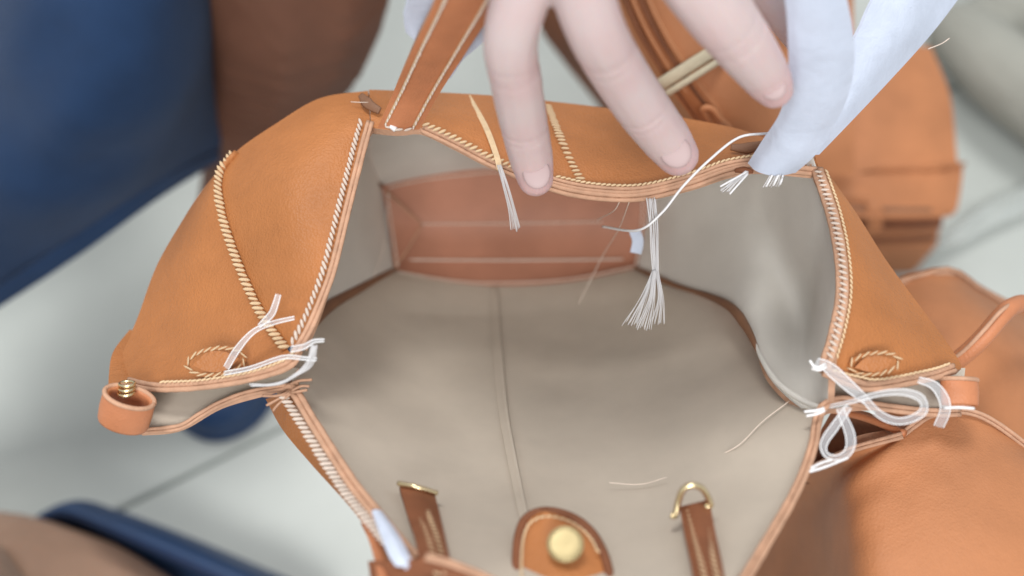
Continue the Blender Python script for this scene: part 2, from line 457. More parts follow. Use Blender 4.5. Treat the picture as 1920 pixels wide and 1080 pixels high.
# left side
L_lin = loft([[(715,348,.430),(727,426,.434),(738,505,.426)],
              [(692,294,.399),(652,450,.384),(612,578,.366)],
              [(694,244,.369),(560,430,.350),(505,640,.340)],
              [(690,194,.353),(420,400,.340),(330,650,.330)]], 24, 8)
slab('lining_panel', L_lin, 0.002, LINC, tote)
sideA = loft([[(690,170,.347),(692,200,.335),(694,232,.327)],
              [(600,184,.345),(655,225,.327),(681,275,.322)],
              [(520,230,.343),(600,270,.321),(667,335,.316)],
              [(443,284,.340),(550,325,.316),(652,390,.311)],
              [(411,330,.334),(530,380,.312),(640,440,.307)],
              [(416,400,.326),(530,445,.309),(625,500,.303)],
              [(449,500,.317),(530,530,.306),(604,560,.299)],
              [(491,590,.308),(540,600,.301),(582,612,.295)],
              [(532,648,.301),(548,650,.297),(562,650,.293)]], 24, 6, wob=0.0012, seed=1)
slab('side_panel', sideA, 0.0026, LEA, tote)
sideB = loft([[(442,284,.342),(443,286,.341),(445,288,.340)],
              [(384,350,.345),(396,340,.338),(411,330,.3345)],
              [(338,420,.345),(375,410,.332),(416,400,.3265)],
              [(293,500,.344),(365,500,.325),(449,500,.3175)],
              [(260,590,.340),(370,590,.319),(491,590,.3085)],
              [(233,655,.334),(375,650,.312),(522,632,.3035)],
              [(212,708,.322),(290,722,.310),(380,720,.303),(470,706,.299),(548,668,.2955)]], 26, 7, wob=0.0014, seed=9)
slab('gusset_panel', sideB, 0.0026, LEA, tote)
seamL = [(444,286,.3385),(411,328,.3325),(416,400,.3245),(449,500,.3155),(491,590,.3065),(536,654,.2985)]
tube('seam_welt', seamL, 0.0012, M['leather'], tote, 60, 8, 0.5)
stitches([(436,288,.3385)] + [(a-1,b,c-.0010) for a,b,c in seamL[1:]], ST_T, tote, 0.0019, 0.0034, 58, 0.80)
rimL = [(694,228,.3255),(681,275,.3205),(652,390,.3095),(625,500,.3015),(604,560,.2975),(582,612,.2935),(562,648,.2915),(545,672,.2915)]
edging(rimL, 0.00068, tote)
stitches([(a-17,b-3,c-.0006) for a,b,c in rimL[:-1]], ST_C, tote, 0.0019, 0.0028, 36, 0.80)
# lower rim of the left wing, doubled
edging([(560,655,.2925),(540,684,.2925),(470,707,.2962),(380,722,.3005),(290,726,.3075),(240,716,.3150)], 0.00081, tote)
stitch_line([[(552,660,.2910),(530,676,.2925),(470,697,.2958),(380,712,.3000),(300,716,.3060)]], tote, 0.0017, 0.0019, M['thread_t'], 15, 0.9)
# the wing's lower layer, lining up
slab('wing_panel', loft([[(230,690,.330),(330,690,.322),(440,680,.318),(560,690,.308)],
                         [(245,760,.318),(335,760,.314),(420,735,.312),(540,715,.306)],
                         [(262,808,.309),(335,800,.308),(412,756,.308),(520,722,.304)]], 26, 8), 0.0022, LIN, tote)
edging([(262,809,.3085),(335,801,.3070),(375,778,.3072),(412,757,.3072),(470,736,.3055),(560,722,.3015)], 0.00056, tote)
# rim of the near wall, left
rimN = [(520,742,.3075),(545,735,.3005),(580,790,.2925),(628,866,.2820),(662,916,.2740),(700,963,.2650),(742,1015,.2560),(775,1050,.2480)]
edging([(a+4,b-3,c-.0008) for a,b,c in rimN], 0.00087, tote)
slab('outer_panel', loft([[(545,735,.302),(580,790,.294),(628,868,.2835),(700,965,.2665),(770,1046,.251)],
                          [(520,742,.306),(556,800,.298),(606,872,.288),(680,965,.271),(745,1052,.255)],
                          [(498,748,.314),(530,806,.306),(585,872,.296),(668,966,.279),(728,1060,.262)]], 40, 6), 0.0024, [M['leather'], M['lining'], M['edge']], tote)
stitches([(a-14,b+7,c-.0012) for a,b,c in rimN[1:-1]], ST_C, tote, 0.0019, 0.0036, 55, 0.80)
# corner edges inside
tube('corner_piping', [(738,507,.4245),(680,538,.395),(612,578,.3635),(560,640,.333)], [0.0010, 0.0017, 0.0022, 0.0022], M['piping'], tote, 30, 8)
tube('corner_piping', [(660,328,.395),(690,337,.414),(716,349,.4285)], 0.0010, M['piping'], tote, 14, 8)
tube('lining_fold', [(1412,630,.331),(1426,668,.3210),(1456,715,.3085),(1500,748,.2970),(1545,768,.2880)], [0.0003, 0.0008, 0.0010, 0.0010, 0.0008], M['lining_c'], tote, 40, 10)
tube('corner_piping', [(1192,503,.4245),(1260,533,.398),(1330,556,.3705),(1372,578,.3500),(1400,615,.3365),(1422,660,.3235)], [0.0008, 0.0012, 0.0009, 0.0014, 0.0017, 0.0007], M['piping'], tote, 50, 8)
# right side
R_lin = loft([[(1218,345,.430),(1209,424,.434),(1195,504,.426)],
              [(1300,300,.395),(1300,425,.398),(1262,532,.400)],
              [(1390,270,.362),(1420,430,.362),(1385,590,.349)],
              [(1460,270,.340),(1500,430,.336),(1500,595,.344),(1440,705,.316)],
              [(1515,285,.326),(1548,430,.316),(1530,612,.321),(1512,772,.2975)],
              [(1534,320,.322),(1577,500,.300),(1556,670,.2895),(1552,772,.2895)]], 32, 7, wob=0.0012, seed=5)
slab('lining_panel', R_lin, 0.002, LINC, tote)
rimR = [(1532,318,.3215),(1558,395,.3110),(1574,470,.3025),(1579,545,.2965),(1568,615,.2915),(1552,672,.2880),(1545,695,.2865)]
slab('side_panel', loft([[(1534,318,.3225),(1540,317,.3235),(1547,316,.325)],
              [(1559,395,.3120),(1580,396,.315),(1606,400,.322)],
              [(1575,470,.3035),(1615,478,.309),(1662,488,.320)],
              [(1580,545,.2975),(1645,556,.303),(1722,570,.317)],
              [(1569,615,.2925),(1660,625,.298),(1772,636,.313)],
              [(1552,672,.2890),(1660,690,.294),(1800,680,.308)],
              [(1545,695,.2875),(1600,716,.290),(1640,722,.293),(1740,704,.299),(1802,692,.306)]], 26, 7, wob=0.0013, seed=12), 0.0026, LEA, tote)
edging(rimR, 0.00099, tote)
stitches([(a+2,b,c-.0013) for a,b,c in rimR[:-1]], ST_C, tote, 0.0019, 0.0027, 65, 0.75)
stitch_line([[(a+17,b,c-.0004) for a,b,c in rimR[:-1]]], tote, 0.0016, 0.0018, M['thread_t'], 20, 0.9)
edging([(1545,695,.2865),(1600,718,.2885),(1640,724,.2915),(1740,706,.2975),(1790,690,.3030)], 0.00087, tote)
stitch_line([[(1560,694,.2862),(1610,706,.2880),(1650,711,.2905),(1740,694,.2965),(1780,682,.3010)]], tote, 0.0017, 0.0019, M['thread_t'], 15, 0.9)
slab('wing_panel', loft([[(1560,700,.300),(1640,700,.308),(1740,690,.312),(1810,690,.318)],
                         [(1545,735,.296),(1640,735,.304),(1740,738,.308),(1805,735,.312)],
                         [(1535,770,.290),(1640,760,.299),(1740,772,.304),(1800,772,.308)]], 26, 6), 0.0022, LIN, tote)
edging([(1800,773,.3075),(1740,773,.3030),(1640,761,.2980),(1580,750,.2925),(1545,762,.2885),(1532,790,.2870),(1526,830,.2820),(1508,885,.2745),(1482,940,.2670),(1458,982,.2605),(1402,1076,.2465),(1370,1125,.2420)], 0.00074, tote)
# stitched holes for the rings
for c in ((405,678,.3000,54,25), (1640,682,.2900,46,20)):
    x, y, z, a, b = c
    ell = [(x + a*math.cos(t), y + b*math.sin(t) - (a*math.cos(t))*0.10, z - .0004) for t in [k*2*math.pi/16 for k in range(17)]]
    o = tube('eyelet_welt', ell, 0.0006, M['leather'], tote, 50, 8, 0.6)
    stitches([(p[0], p[1], p[2]-.0006) for p in ell], ST_T, o, 0.0022, 0.0030, 24, 0.42)
    slab('eyelet_patch', loft([[(x - a*.8, y+6, z-.0002),(x-a*.3, y-b*.7, z-.0004),(x+a*.3, y-b*.75, z-.0004),(x+a*.8, y-6, z-.0002)],
                               [(x - a*.8, y+7, z-.0002),(x-a*.3, y+b*.75, z-.0004),(x+a*.3, y+b*.7, z-.0004),(x+a*.8, y-5, z-.0002)]], 16, 8), 0.0008, [M['leather']], o)
# the far wall folds over towards the viewer
slab('lining_panel', loft([far_edge,
              [(690,290,.400),(820,270,.398),(980,262,.398),(1120,268,.398),(1300,300,.395)],
              [(690,240,.370),(820,215,.368),(980,215,.370),(1150,230,.370),(1390,270,.362)],
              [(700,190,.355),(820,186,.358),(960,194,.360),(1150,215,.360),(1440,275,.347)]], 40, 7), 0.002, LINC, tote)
crest = [(692,168,.347),(800,172,.352),(950,181,.355),(1100,198,.357),(1250,216,.354),(1400,246,.345),(1480,286,.334),(1536,318,.324)]
rimF  = [(696,240,.3265),(745,244,.3255),(792,240,.3250),(852,268,.3235),(912,300,.3225),(962,322,.3220),(1042,352,.3215),(1115,366,.3210),(1200,368,.3205),(1290,347,.3200),(1362,322,.3200),(1425,312,.3205),(1534,321,.3225)]
mid   = [(694,205,.332),(780,206,.333),(900,235,.333),(1000,262,.332),(1110,285,.331),(1210,290,.331),(1310,288,.331),(1400,285,.329),(1470,300,.328),(1535,320,.323)]
slab('outer_panel', loft([crest, mid, rimF], 56, 10, wob=0.0011, seed=21), 0.0026, LEA, tote)
edging([(a, b+1, c) for a, b, c in rimF[2:]], 0.00081, tote)
edging([(a, b-13, c-.0008) for a, b, c in rimF[5:12]], 0.00059, tote)
stitches([(a+2, b-9, c-.0012) for a, b, c in rimF[2:6]], ST_T, tote, 0.0019, 0.0028, 45, 0.8)
stitch_line([[(a, b-22, c-.0012) for a, b, c in rimF[6:12]]], tote, 0.0016, 0.0019, M['thread_t'], 18, 0.9)
stitches([(1027,196,.3535),(1050,255,.3325),(1072,305,.3265),(1090,338,.3215)], ST_T, tote, 0.0019, 0.0030, 60, 0.75)
slab('seam_tape', loft([[(872,178,.3530),(882,178,.3530)],[(904,235,.3325),(915,235,.3325)],[(925,290,.3215),(936,290,.3215)],[(932,318,.3185),(942,318,.3185)]], 6, 8), 0.0006, [M['thread_t']], tote)
# dark slots where the handles pass through
for pts in ([(676,178,.336),(692,196,.330),(712,208,.328)], [(1370,276,.3275),(1400,278,.3265),(1435,270,.3260)]):
    tube('handle_slot', pts, [0.0010, 0.0019, 0.0012], M['piping'], tote, 20, 8, 0.3)
tube('handle_slot', [(1378,320,.3185),(1395,319,.3182),(1412,322,.3185)], [0.0006, 0.0011, 0.0006], M['leather_d'], tote, 12, 8, 0.6)

# handle rising from the far rim, past the frame and down again on the other side
hd = slab('handle', loft([[(708,240,.3185),(740,243,.3165),(786,243,.3185)],
                    [(738,172,.304),(775,172,.302),(826,172,.304)],
                    [(776,86,.280),(820,86,.278),(882,86,.280)],
                    [(818,-4,.256),(868,-4,.254),(938,-4,.256)],
                    [(870,-160,.226),(930,-170,.224),(1010,-160,.226)],
                    [(1040,-330,.205),(1080,-420,.203),(1120,-480,.205)],
                    [(1330,-330,.210),(1310,-420,.208),(1290,-500,.210)],
                    [(1490,-150,.228),(1440,-170,.226),(1380,-190,.229)]], 16, 8), 0.0030, [M['leather_h'], M['leather_h'], M['edge']], tote)
for pts in ([(722,234,.3165),(753,172,.302),(793,86,.278),(836,-4,.254),(890,-150,.2243)], [(774,240,.3165),(811,172,.302),(862,86,.278),(915,-4,.254),(985,-150,.2243)]):
    tube('stitch_groove', [(a, b, c+.0003) for a, b, c in pts], 0.0005, M['thread_t'], hd, 40, 6)
    stitches(pts, ST_C, hd, 0.0022, 0.0027, 14, 0.62)
stitches([(722,236,.3163),(748,243,.3157),(774,242,.3163)], ST_C, hd, 0.0024, 0.0030, 10, 0.7)
tube('stitch_end', [(733,236,.3160),(742,243,.3156)], 0.0009, M['white'], hd, 6, 8)
slab('protective_wrap', loft([[(760,60,.283),(790,90,.286),(835,150,.302),(868,112,.294)],
                    [(757,35,.276),(800,50,.281),(860,60,.284),(912,72,.284)],
                    [(762,10,.271),(800,15,.274),(880,15,.275),(948,15,.275)],
                    [(785,-70,.255),(820,-70,.258),(920,-70,.258),(1000,-70,.256)]], 20, 8, wob=0.0008, seed=4, scale=60), 0.0008, [M['film']], tote)
slab('protective_wrap', loft([[(1402,306,.3100),(1420,322,.3060),(1455,330,.3050),(1492,324,.3080)],
                    [(1430,262,.300),(1455,275,.2965),(1500,282,.2960),(1534,284,.2990)],
                    [(1462,212,.288),(1490,215,.2845),(1545,214,.2845),(1580,206,.2880)],
                    [(1477,150,.276),(1505,150,.2730),(1560,146,.2725),(1600,138,.2760)],
                    [(1477,75,.264),(1505,75,.2615),(1560,72,.2610),(1601,70,.2640)],
                    [(1471,-4,.252),(1500,-4,.2500),(1550,-4,.2500),(1588,-4,.2520)],
                    [(1440,-150,.232),(1465,-160,.2305),(1510,-170,.2305),(1545,-175,.2320)]], 20, 8, wob=0.0008, seed=14, scale=45), 0.0018, [M['film']], tote)
slab('protective_wrap', loft([[(1470,262,.3040),(1500,290,.3075),(1536,290,.3140)],
                    [(1520,190,.302),(1570,215,.306),(1592,232,.314)],
                    [(1575,120,.302),(1625,145,.308),(1662,158,.320)],
                    [(1612,55,.302),(1680,72,.310),(1738,74,.328)],
                    [(1640,-6,.303),(1715,-6,.314),(1800,-6,.338)],
                    [(1720,-150,.312),(1800,-150,.325),(1900,-150,.350)]], 16, 8, wob=0.0008, seed=24, scale=45), 0.0012, [M['film']], tote)
# small straps, ring and tab on the near rim
def strap(rows, name='short_strap', m='leather_d', t=0.0028, nu=10):
    return slab(name, loft(rows, nu, 8), t, [M[m], M[m], M[m]], tote)
s1 = strap([[(748,905,.2795),(782,916,.2765),(815,926,.2785)],[(762,960,.2650),(795,965,.2625),(826,970,.2645)],[(778,1010,.2525),(806,1012,.2505),(836,1014,.2520)],[(792,1080,.2395),(820,1082,.2375),(852,1084,.2390)]])
s2 = strap([[(1274,950,.2690),(1302,943,.2668),(1330,936,.2690)],[(1283,1000,.2590),(1312,996,.2568),(1340,992,.2590)],[(1294,1050,.2490),(1324,1048,.2468),(1352,1046,.2490)],[(1304,1110,.2385),(1335,1110,.2365),(1364,1110,.2385)]])
for s, rows in ((s1, [[(790,930,.2760),(806,970,.2618),(822,1015,.2500),(836,1080,.2375)], [(776,930,.2765),(790,970,.2620),(806,1015,.2502),(820,1080,.2372)]]),
                (s2, [[(1292,955,.2665),(1302,1000,.2572),(1314,1050,.2470),(1325,1100,.2380)], [(1318,950,.2665),(1328,1000,.2572),(1338,1050,.2470),(1350,1100,.2380)]])):
    stitch_line(rows, s, 0.0019, 0.0017, M['thread_t'], 62, 0.7)
tube('d_ring', [(1258,966,.2660),(1266,966,.2655),(1272,940,.2650),(1281,918,.2640),(1298,910,.2635),(1316,916,.2640),(1328,934,.2650),(1332,948,.2655),(1322,950,.2660)], 0.00085, M['gold'], s2, 60, 10)
tube('d_ring', [(746,906,.2775),(780,913,.2755),(820,925,.2770)], 0.0007, M['gold'], s1, 20, 8)
tab_out = [(970,1100),(969,1050),(973,1005),(986,974),(1015,960),(1050,963),(1085,978),(1112,1003),(1130,1035),(1140,1068),(1146,1100)]
tabg = loft([[(x0, y, z), ((x0+x1)/2, y-2, z-.0022), (x1, y+d, z)] for x0, x1, y, d, z in ((1006,1042,961,1,.2655),(985,1084,975,4,.2640),(973,1112,1003,2,.2608),(969,1130,1035,2,.2570),(969,1140,1068,2,.2530),(970,1148,1120,2,.2470))], 20, 8)
for pts in ([(724,358,.4275),(756,388,.4300),(790,420,.4352)], [(741,500,.4245),(764,468,.4300),(790,424,.4352)]):
    tube('fold_edge', pts, 0.0004, M['edge'], bp, 16, 6)
tab = slab('closure_tab', tabg, 0.0032, [M['leather'], M['leather_d'], M['leather_d']], tote)
tube('tab_edge', [(x, y, .2662 - (y-960)/1000*.12) for x, y in tab_out], 0.0013, M['leather_d'], tab, 60, 8)
stitch_line([[(x*.9+1056*.1, y*.9+1050*.1, .2625 - (y-960)/1000*.12) for x, y in tab_out[:9]]], tab, 0.0017, 0.0018, M['thread_t'], 10, 0.8)
def disc(name, c, nrm, r, h, m, parent, lip=0.18):
    prof = [(0, h*.8), (r*0.5, h*.8), (r*0.80, h*.8), (r*.82, h*.78), (r*.84, h*.55), (r*.86, h*.78), (r*.90, h), (r*.96, h*.98), (r, 0.6*h), (r, 0)]
    q = nrm.to_track_quat('Z', 'Y'); vs, fs = [], []; s = 32
    for rr, hh in prof:
        for k in range(s):
            t = 2*math.pi*k/s; vs.append(c + q @ Vector((rr*math.cos(t), rr*math.sin(t), hh)))
    for i in range(len(prof)-1):
        for k in range(s): fs.append((i*s+k, (i+1)*s+k, (i+1)*s+(k+1) % s, i*s+(k+1) % s))
    return link(name, mesh_of(name, vs, fs, [m]), parent)
c = V((1060,1021,.2515)); disc('snap_button', c, (CP-c).normalized() + UP*0.35, 0.0046, 0.0008, M['gold_pale'], tab, 0.10)
# the near rim where the other handle starts, bottom edge of the picture
slab('handle_base', loft([[(690,1052,.2520),(760,1052,.2440),(800,1046,.2405),(850,1060,.2385),(910,1084,.2365)],[(696,1092,.250),(760,1092,.242),(800,1092,.2385),(850,1100,.2365),(915,1120,.2345)],[(710,1160,.248),(760,1160,.240),(800,1160,.236),(850,1160,.234),(915,1180,.232)]], 20, 6), 0.003, [M['leather_d'], M['lining'], M['edge']], tote)
edging([(798,1044,.2395),(850,1058,.2375),(912,1083,.2355),(960,1110,.234)], 0.00050, tote)
slab('short_strap', loft([[(674,970,.272),(680,968,.271),(686,968,.272)],[(692,1015,.260),(702,1014,.259),(712,1016,.260)],[(704,1060,.250),(716,1060,.249),(728,1062,.250)],[(712,1120,.242),(726,1120,.241),(740,1122,.242)]], 8, 8), 0.0022, [M['leather_h'], M['leather_h'], M['edge']], tote)
slab('protective_wrap', loft([[(696,958,.2635),(706,955,.2622),(716,958,.2630)],[(712,1000,.2535),(730,996,.2515),(746,1000,.2525)],[(728,1040,.2465),(748,1038,.2445),(768,1042,.2455)],[(742,1062,.2435),(757,1062,.2420),(774,1062,.2430)]], 10, 8), 0.0015, [M['film']], tote)
# leather loops with metal rings at the wing tips
def loop(c0, c1, rx, rim_h, tilt, right):
    a, b = V(c0), V(c1); ax = (a-b).normalized(); side = (RT - ax*RT.dot(ax)).normalized(); dep = ax.cross(side)
    vs, fs = [], []; s = 36; prof = [(0, 1.0), (0.08, 1.04), (0.5, 1.08), (0.92, 1.06), (1, 1.0), (1, 0.84), (0.9, 0.80), (0.5, 0.84), (0.1, 0.80), (0, 0.84)]
    for f, k in prof:
        for i in range(s):
            t = 2*math.pi*i/s
            vs.append(b.lerp(a, f) + (side*math.cos(t)*1.0 + dep*math.sin(t)*0.62)*rx*k)
    n = len(prof)
    for j in range(n):
        for i in range(s): fs.append((j*s+i, j*s+(i+1) % s, ((j+1) % n)*s+(i+1) % s, ((j+1) % n)*s+i))
    o = link('leather_loop', mesh_of('leather_loop', vs, fs, [M['leather_h']]), tote)
    rim = []
    for i in range(25):
        t = 2*math.pi*i/24; rim.append(a + (side*math.cos(t) + dep*math.sin(t)*0.62)*rx*1.0)
    tube('loop_edge', rim, 0.0007, M['edge'], o, 60, 8)
    return o
lp = loop((243,744,.2985), (230,794,.3040), 0.0072, 0, 0, False)
for k in range(3):
    q = V((238 - k*1, 720 + k*9, .3005 - .0004*k)); ring = [q + RT*math.cos(t)*0.0022 + FW*math.sin(t)*0.0016 + UP*math.sin(t)*0.0006 for t in [i*2*math.pi/12 for i in range(13)]]
    tube('metal_ring', ring, 0.0005, M['gold'], lp, 36, 8)
loop((1798,712,.3000), (1800,760,.2985), 0.0052, 0, 0, True)
slab('wing_tip', loft([[(243,618,.345),(255,622,.344),(275,640,.342)],[(212,660,.334),(240,672,.330),(275,690,.328)],[(204,705,.322),(240,712,.317),(280,716,.316)],[(204,742,.312),(240,748,.3085),(270,742,.3085)]], 12, 8), 0.0024, LEA, tote)

# loose threads and tapes still to be trimmed
def tail(pts, wd, tilt, m='sheer', edge=True): wd = [q*0.52 for q in wd]; return ribbon('tape_tail', pts, wd, tilt, M[m], tote, 40, 0.00035, M['white'] if edge else None)
def fray(path, n, w0, w1, r, m, side=0.5):
    """A loose bundle of single threads, narrow at one end and fanned at the other (widths in picture units)."""
    for k in range(n):
        f = (k + random.uniform(.2, .8))/n - 0.5; L = len(path)
        cut = random.uniform(0.82, 1.0)
        pts = []
        for q, (x, y, z) in enumerate(path):
            u = q/(L-1); w_ = w0 + (w1-w0)*u*u
            pts.append((x + f*w_ + random.uniform(-1, 1)*1.2, y + random.uniform(-1, 1)*2, z + random.uniform(-1, 1)*.0006))
        a, b = Vector(pts[-2]), Vector(pts[-1]); pts[-1] = tuple(a.lerp(b, cut))
        tubes('loose_thread', [pts], r*random.uniform(.75, 1.25), m, tote, 22, 5)
fray([(936,310,.3155),(948,350,.3150),(960,395,.3200),(968,434,.3260)], 7, 10, 20, 0.00020, M['fibre'])
fray([(1222,372,.3165),(1226,420,.3150),(1228,470,.3140),(1230,515,.3150)], 9, 18, 10, 0.00022, M['fibre'])
for pts in ([(1226,505,.3150),(1208,555,.3170),(1182,612,.3230)], [(1228,508,.3140),(1222,560,.3160),(1206,620,.3220)], [(1232,508,.3150),(1238,560,.3170),(1232,612,.3230)]):
    fray(pts, 9, 5, 34, 0.00017, M['fibre'])
ribbon('tape_tail', [(1190,432,.3600),(1196,452,.3590),(1192,475,.3590)], 0.0042, 20, M['film'], tote, 16, 0.0006)
threads('loose_thread', [[(1440,250,.3120),(1385,258,.3110),(1330,300,.3080),(1280,350,.3080),(1240,400,.3120),(1195,432,.3200),(1130,425,.3500)]], 0.00040, M['white'], tote, 60)
threads('loose_thread', [[(1180,378,.3230),(1160,430,.3500),(1130,480,.3800),(1085,570,.3900)], [(1162,378,.3230),(1150,396,.3300),(1120,412,.3600)],
                       [(1480,752,.3040),(1430,790,.2990),(1380,838,.2950),(1320,862,.3010)], [(1250,895,.2925),(1200,908,.2935),(1142,905,.2945)],
                       [(730,362,.4200),(724,420,.4150),(718,470,.4100),(700,520,.4050)], [(1780,72,.305),(1765,82,.305),(1740,92,.306)], [(658,191,.334),(676,192,.332),(690,192,.330)]], 0.00016, M['thread'], tote, 40, 5)
fray([(1400,322,.3080),(1380,340,.3060),(1358,360,.3060)], 6, 8, 30, 0.00018, M['fibre'])
fray([(1455,328,.3040),(1450,340,.3040),(1444,352,.3050)], 6, 30, 36, 0.00016, M['fibre'])
threads('thread_fray', [[(1400,322,.3080),(1375,336,.3060),(1350,350,.3060)], [(1402,326,.3080),(1385,345,.3060),(1368,364,.3060)], [(1395,325,.3080),(1372,343,.3070),(1362,352,.3070)],
                      [(1448,328,.3040),(1442,340,.3040),(1436,350,.3050)], [(1460,328,.3040),(1454,340,.3040),(1450,348,.3050)], [(1468,328,.3040),(1465,340,.3040),(1462,346,.3050)]], 0.00030, M['white'], tote, 14)
# left corner: tape ends tied through the eyelet
tail([(424,690,.2970),(445,655,.2950),(475,622,.2950),(510,606,.2950),(552,596,.2930)], [0.0034, 0.0036, 0.0026, 0.0022, 0.0018], 20)
tail([(485,612,.2935),(508,590,.2925),(516,572,.2920),(522,552,.2930)], [0.0026, 0.0034, 0.0030, 0.0026], [50, 20, 10, 10])
tail([(420,700,.2970),(470,690,.2935),(530,670,.2890),(570,672,.2860),(594,674,.2860)], [0.0022, 0.0020, 0.0020, 0.0020, 0.0016], 20)
tail([(545,655,.2880),(570,650,.2865),(588,640,.2860),(608,638,.2855)], [0.0034, 0.0030, 0.0020, 0.0016], 25)
fray([(590,648,.2860),(580,682,.2860),(555,704,.2870),(520,720,.2895),(470,722,.2940)], 6, 12, 6, 0.00026, M['fibre'])
threads('thread_fray', [[(545,734,.2990),(520,742,.2990),(492,742,.3000)], [(543,736,.2985),(515,752,.2990),(500,760,.3000)], [(545,738,.2985),(522,758,.2990),(512,770,.3000)],
                      [(548,732,.2980),(565,724,.2965),(580,724,.2960)], [(548,736,.2980),(560,734,.2965),(576,731,.2960)], [(545,720,.2990),(560,714,.2960),(585,712,.2950)]], 0.00042, M['edge'], tote, 14)
# right corner: knot and bow
tail([(1530,678,.2850),(1552,688,.2830),(1590,722,.2810),(1625,752,.2800)], [0.0040, 0.0066, 0.0058, 0.0040], 10)
tail([(1556,762,.2830),(1600,752,.2790),(1650,738,.2765),(1700,736,.2755),(1732,752,.2755),(1728,775,.2765),(1690,790,.2780),(1650,778,.2790),(1622,748,.2800)], [0.0030, 0.0034, 0.0036, 0.0036, 0.0040, 0.0040, 0.0040, 0.0040, 0.0034], [60, 65, 55, 40, 25, 30, 35, 20, 10])
tail([(1592,762,.2790),(1565,800,.2780),(1545,830,.2775),(1548,852,.2770),(1572,858,.2765),(1592,845,.2765),(1594,815,.2770),(1582,785,.2780),(1575,765,.2790)], [0.0034, 0.0040, 0.0042, 0.0042, 0.0040, 0.0044, 0.0048, 0.0042, 0.0034], [30, 20, 15, 40, 60, 35, 15, 10, 10])
tail([(1722,712,.2860),(1750,722,.2840),(1768,745,.2830),(1772,770,.2840),(1760,800,.2870)], [0.0036, 0.0046, 0.0052, 0.0050, 0.0050], [35, 20, 10, 10, 15])
threads('thread_fray', [[(1548,682,.2840),(1530,690,.2840),(1518,676,.2850)], [(1550,688,.2835),(1535,694,.2840),(1522,691,.2850)], [(1545,766,.2850),(1528,770,.2840),(1508,772,.2850)],
                      [(1546,770,.2850),(1532,776,.2840),(1512,780,.2850)], [(1770,765,.2840),(1800,764,.2820),(1826,766,.2830)], [(1520,878,.2750),(1540,868,.2780),(1560,862,.2790)], [(1518,884,.2740),(1545,876,.2770),(1590,858,.2800)]], 0.00040, M['white'], tote, 16)

# ================================================================== the hand
FING = [
    [(1010,-150,.232,64),(990,-50,.240,60),(958,70,.252,55),(969,160,.268,51),(984,240,.284,47),(997,300,.296,43),(1004,334,.301,36)],
    [(1095,-150,.228,66),(1090,-40,.236,62),(1114,50,.246,59),(1157,130,.262,56),(1207,205,.278,53),(1250,262,.290,48),(1271,291,.295,41)],
    [(1230,-160,.236,64),(1285,-60,.242,68),(1345,20,.250,66),(1398,90,.260,57),(1436,143,.269,47),(1452,168,.273,37)],
    [(1330,-170,.250,58),(1400,-80,.268,52),(1460,0,.288,46),(1505,60,.300,42),(1535,105,.310,36)]]
hand = body('person', FING + [
    [(990,-60,.246,54),(1060,-70,.242,60),(1110,-50,.244,58)], [(1090,-90,.238,62),(1190,-120,.240,60),(1290,-90,.246,58)], [(1230,-150,.240,62),(1310,-160,.248,58)],
    [(1015,-150,.236,70),(1080,-330,.226,84),(1120,-460,.224,92)], [(1095,-150,.232,72),(1120,-330,.224,90)], [(1230,-160,.240,70),(1170,-330,.226,90)], [(1310,-165,.250,62),(1210,-330,.232,86)],
    [(1000,-300,.236,66),(930,-180,.246,58),(880,-90,.258,52),(862,-40,.266,44)],
    [(1120,-440,.224,92),(1130,-640,.232,115),(1140,-800,.24,125)]], 0.0009, M['skin'], None, 7)
setp(hand, 'pale hand holding the wrapped strap, fingers pointing down over the far rim', 'person')
def finish_skin(o, fingers, m, creases=((2, .55, 3), (4, .0, 2))):
    """Knuckle creases cut into the skin, and the flush that fingertips and knuckles have."""
    me = o.data; attr = me.color_attributes.new('flush', 'FLOAT_COLOR', 'POINT')
    lines, spots = [], []
    for ch in fingers:
        pts = [V(c[:3]) for c in ch]
        for k, f, n in creases:
            k = min(k, len(pts)-2)
            c = pts[k].lerp(pts[k+1], f); ax = (pts[k+1]-pts[k]).normalized()
            for q in range(n): lines.append((c + ax*(q-(n-1)/2)*0.0021, (ax + Vector((random.uniform(-.12,.12), random.uniform(-.12,.12), 0))).normalized(), random.uniform(.6, 1.1)))
            spots.append((c, 0.008, 0.55))
        spots.append((pts[-1], 0.011, 1.0))
    out = []
    mid_ = sum((l[0] for l in lines), Vector())/len(lines)
    for v in me.vertices:
        p = v.co; fl = 0.0
        if (p-mid_).length > 0.075:
            out += [0.1, 0.1, 0.1, 1]; continue
        for c, r, a in spots: fl = max(fl, a*math.exp(-((p-c).length/r)**2))
        d = 0.0
        for c, ax, a in lines:
            q = p - c
            if q.length < 0.0125:
                t = q.dot(ax) + noise.noise(p*500)*0.0004
                d += a*math.exp(-(t/0.00055)**2)
        fl += 0.25*noise.noise(p*110)
        out += [max(0, min(1, fl))]*3 + [1]
        if d: v.co = p - v.normal*0.00030*min(1, d)
    attr.data.foreach_set('color', out)
    N, L = m.node_tree.nodes, m.node_tree.links
    b = N['Principled BSDF']; old = b.inputs['Base Color'].links[0].from_socket
    at = N.new('ShaderNodeAttribute'); at.attribute_name = 'flush'
    mx = N.new('ShaderNodeMix'); mx.data_type = 'RGBA'; mx.blend_type = 'MULTIPLY'
    mx.inputs['B'].default_value = (1.0, 0.80, 0.81, 1)
    L.new(at.outputs['Fac'], mx.inputs['Factor']); L.new(old, mx.inputs['A']); L.new(mx.outputs['Result'], b.inputs['Base Color'])
finish_skin(hand, FING, M['skin'])
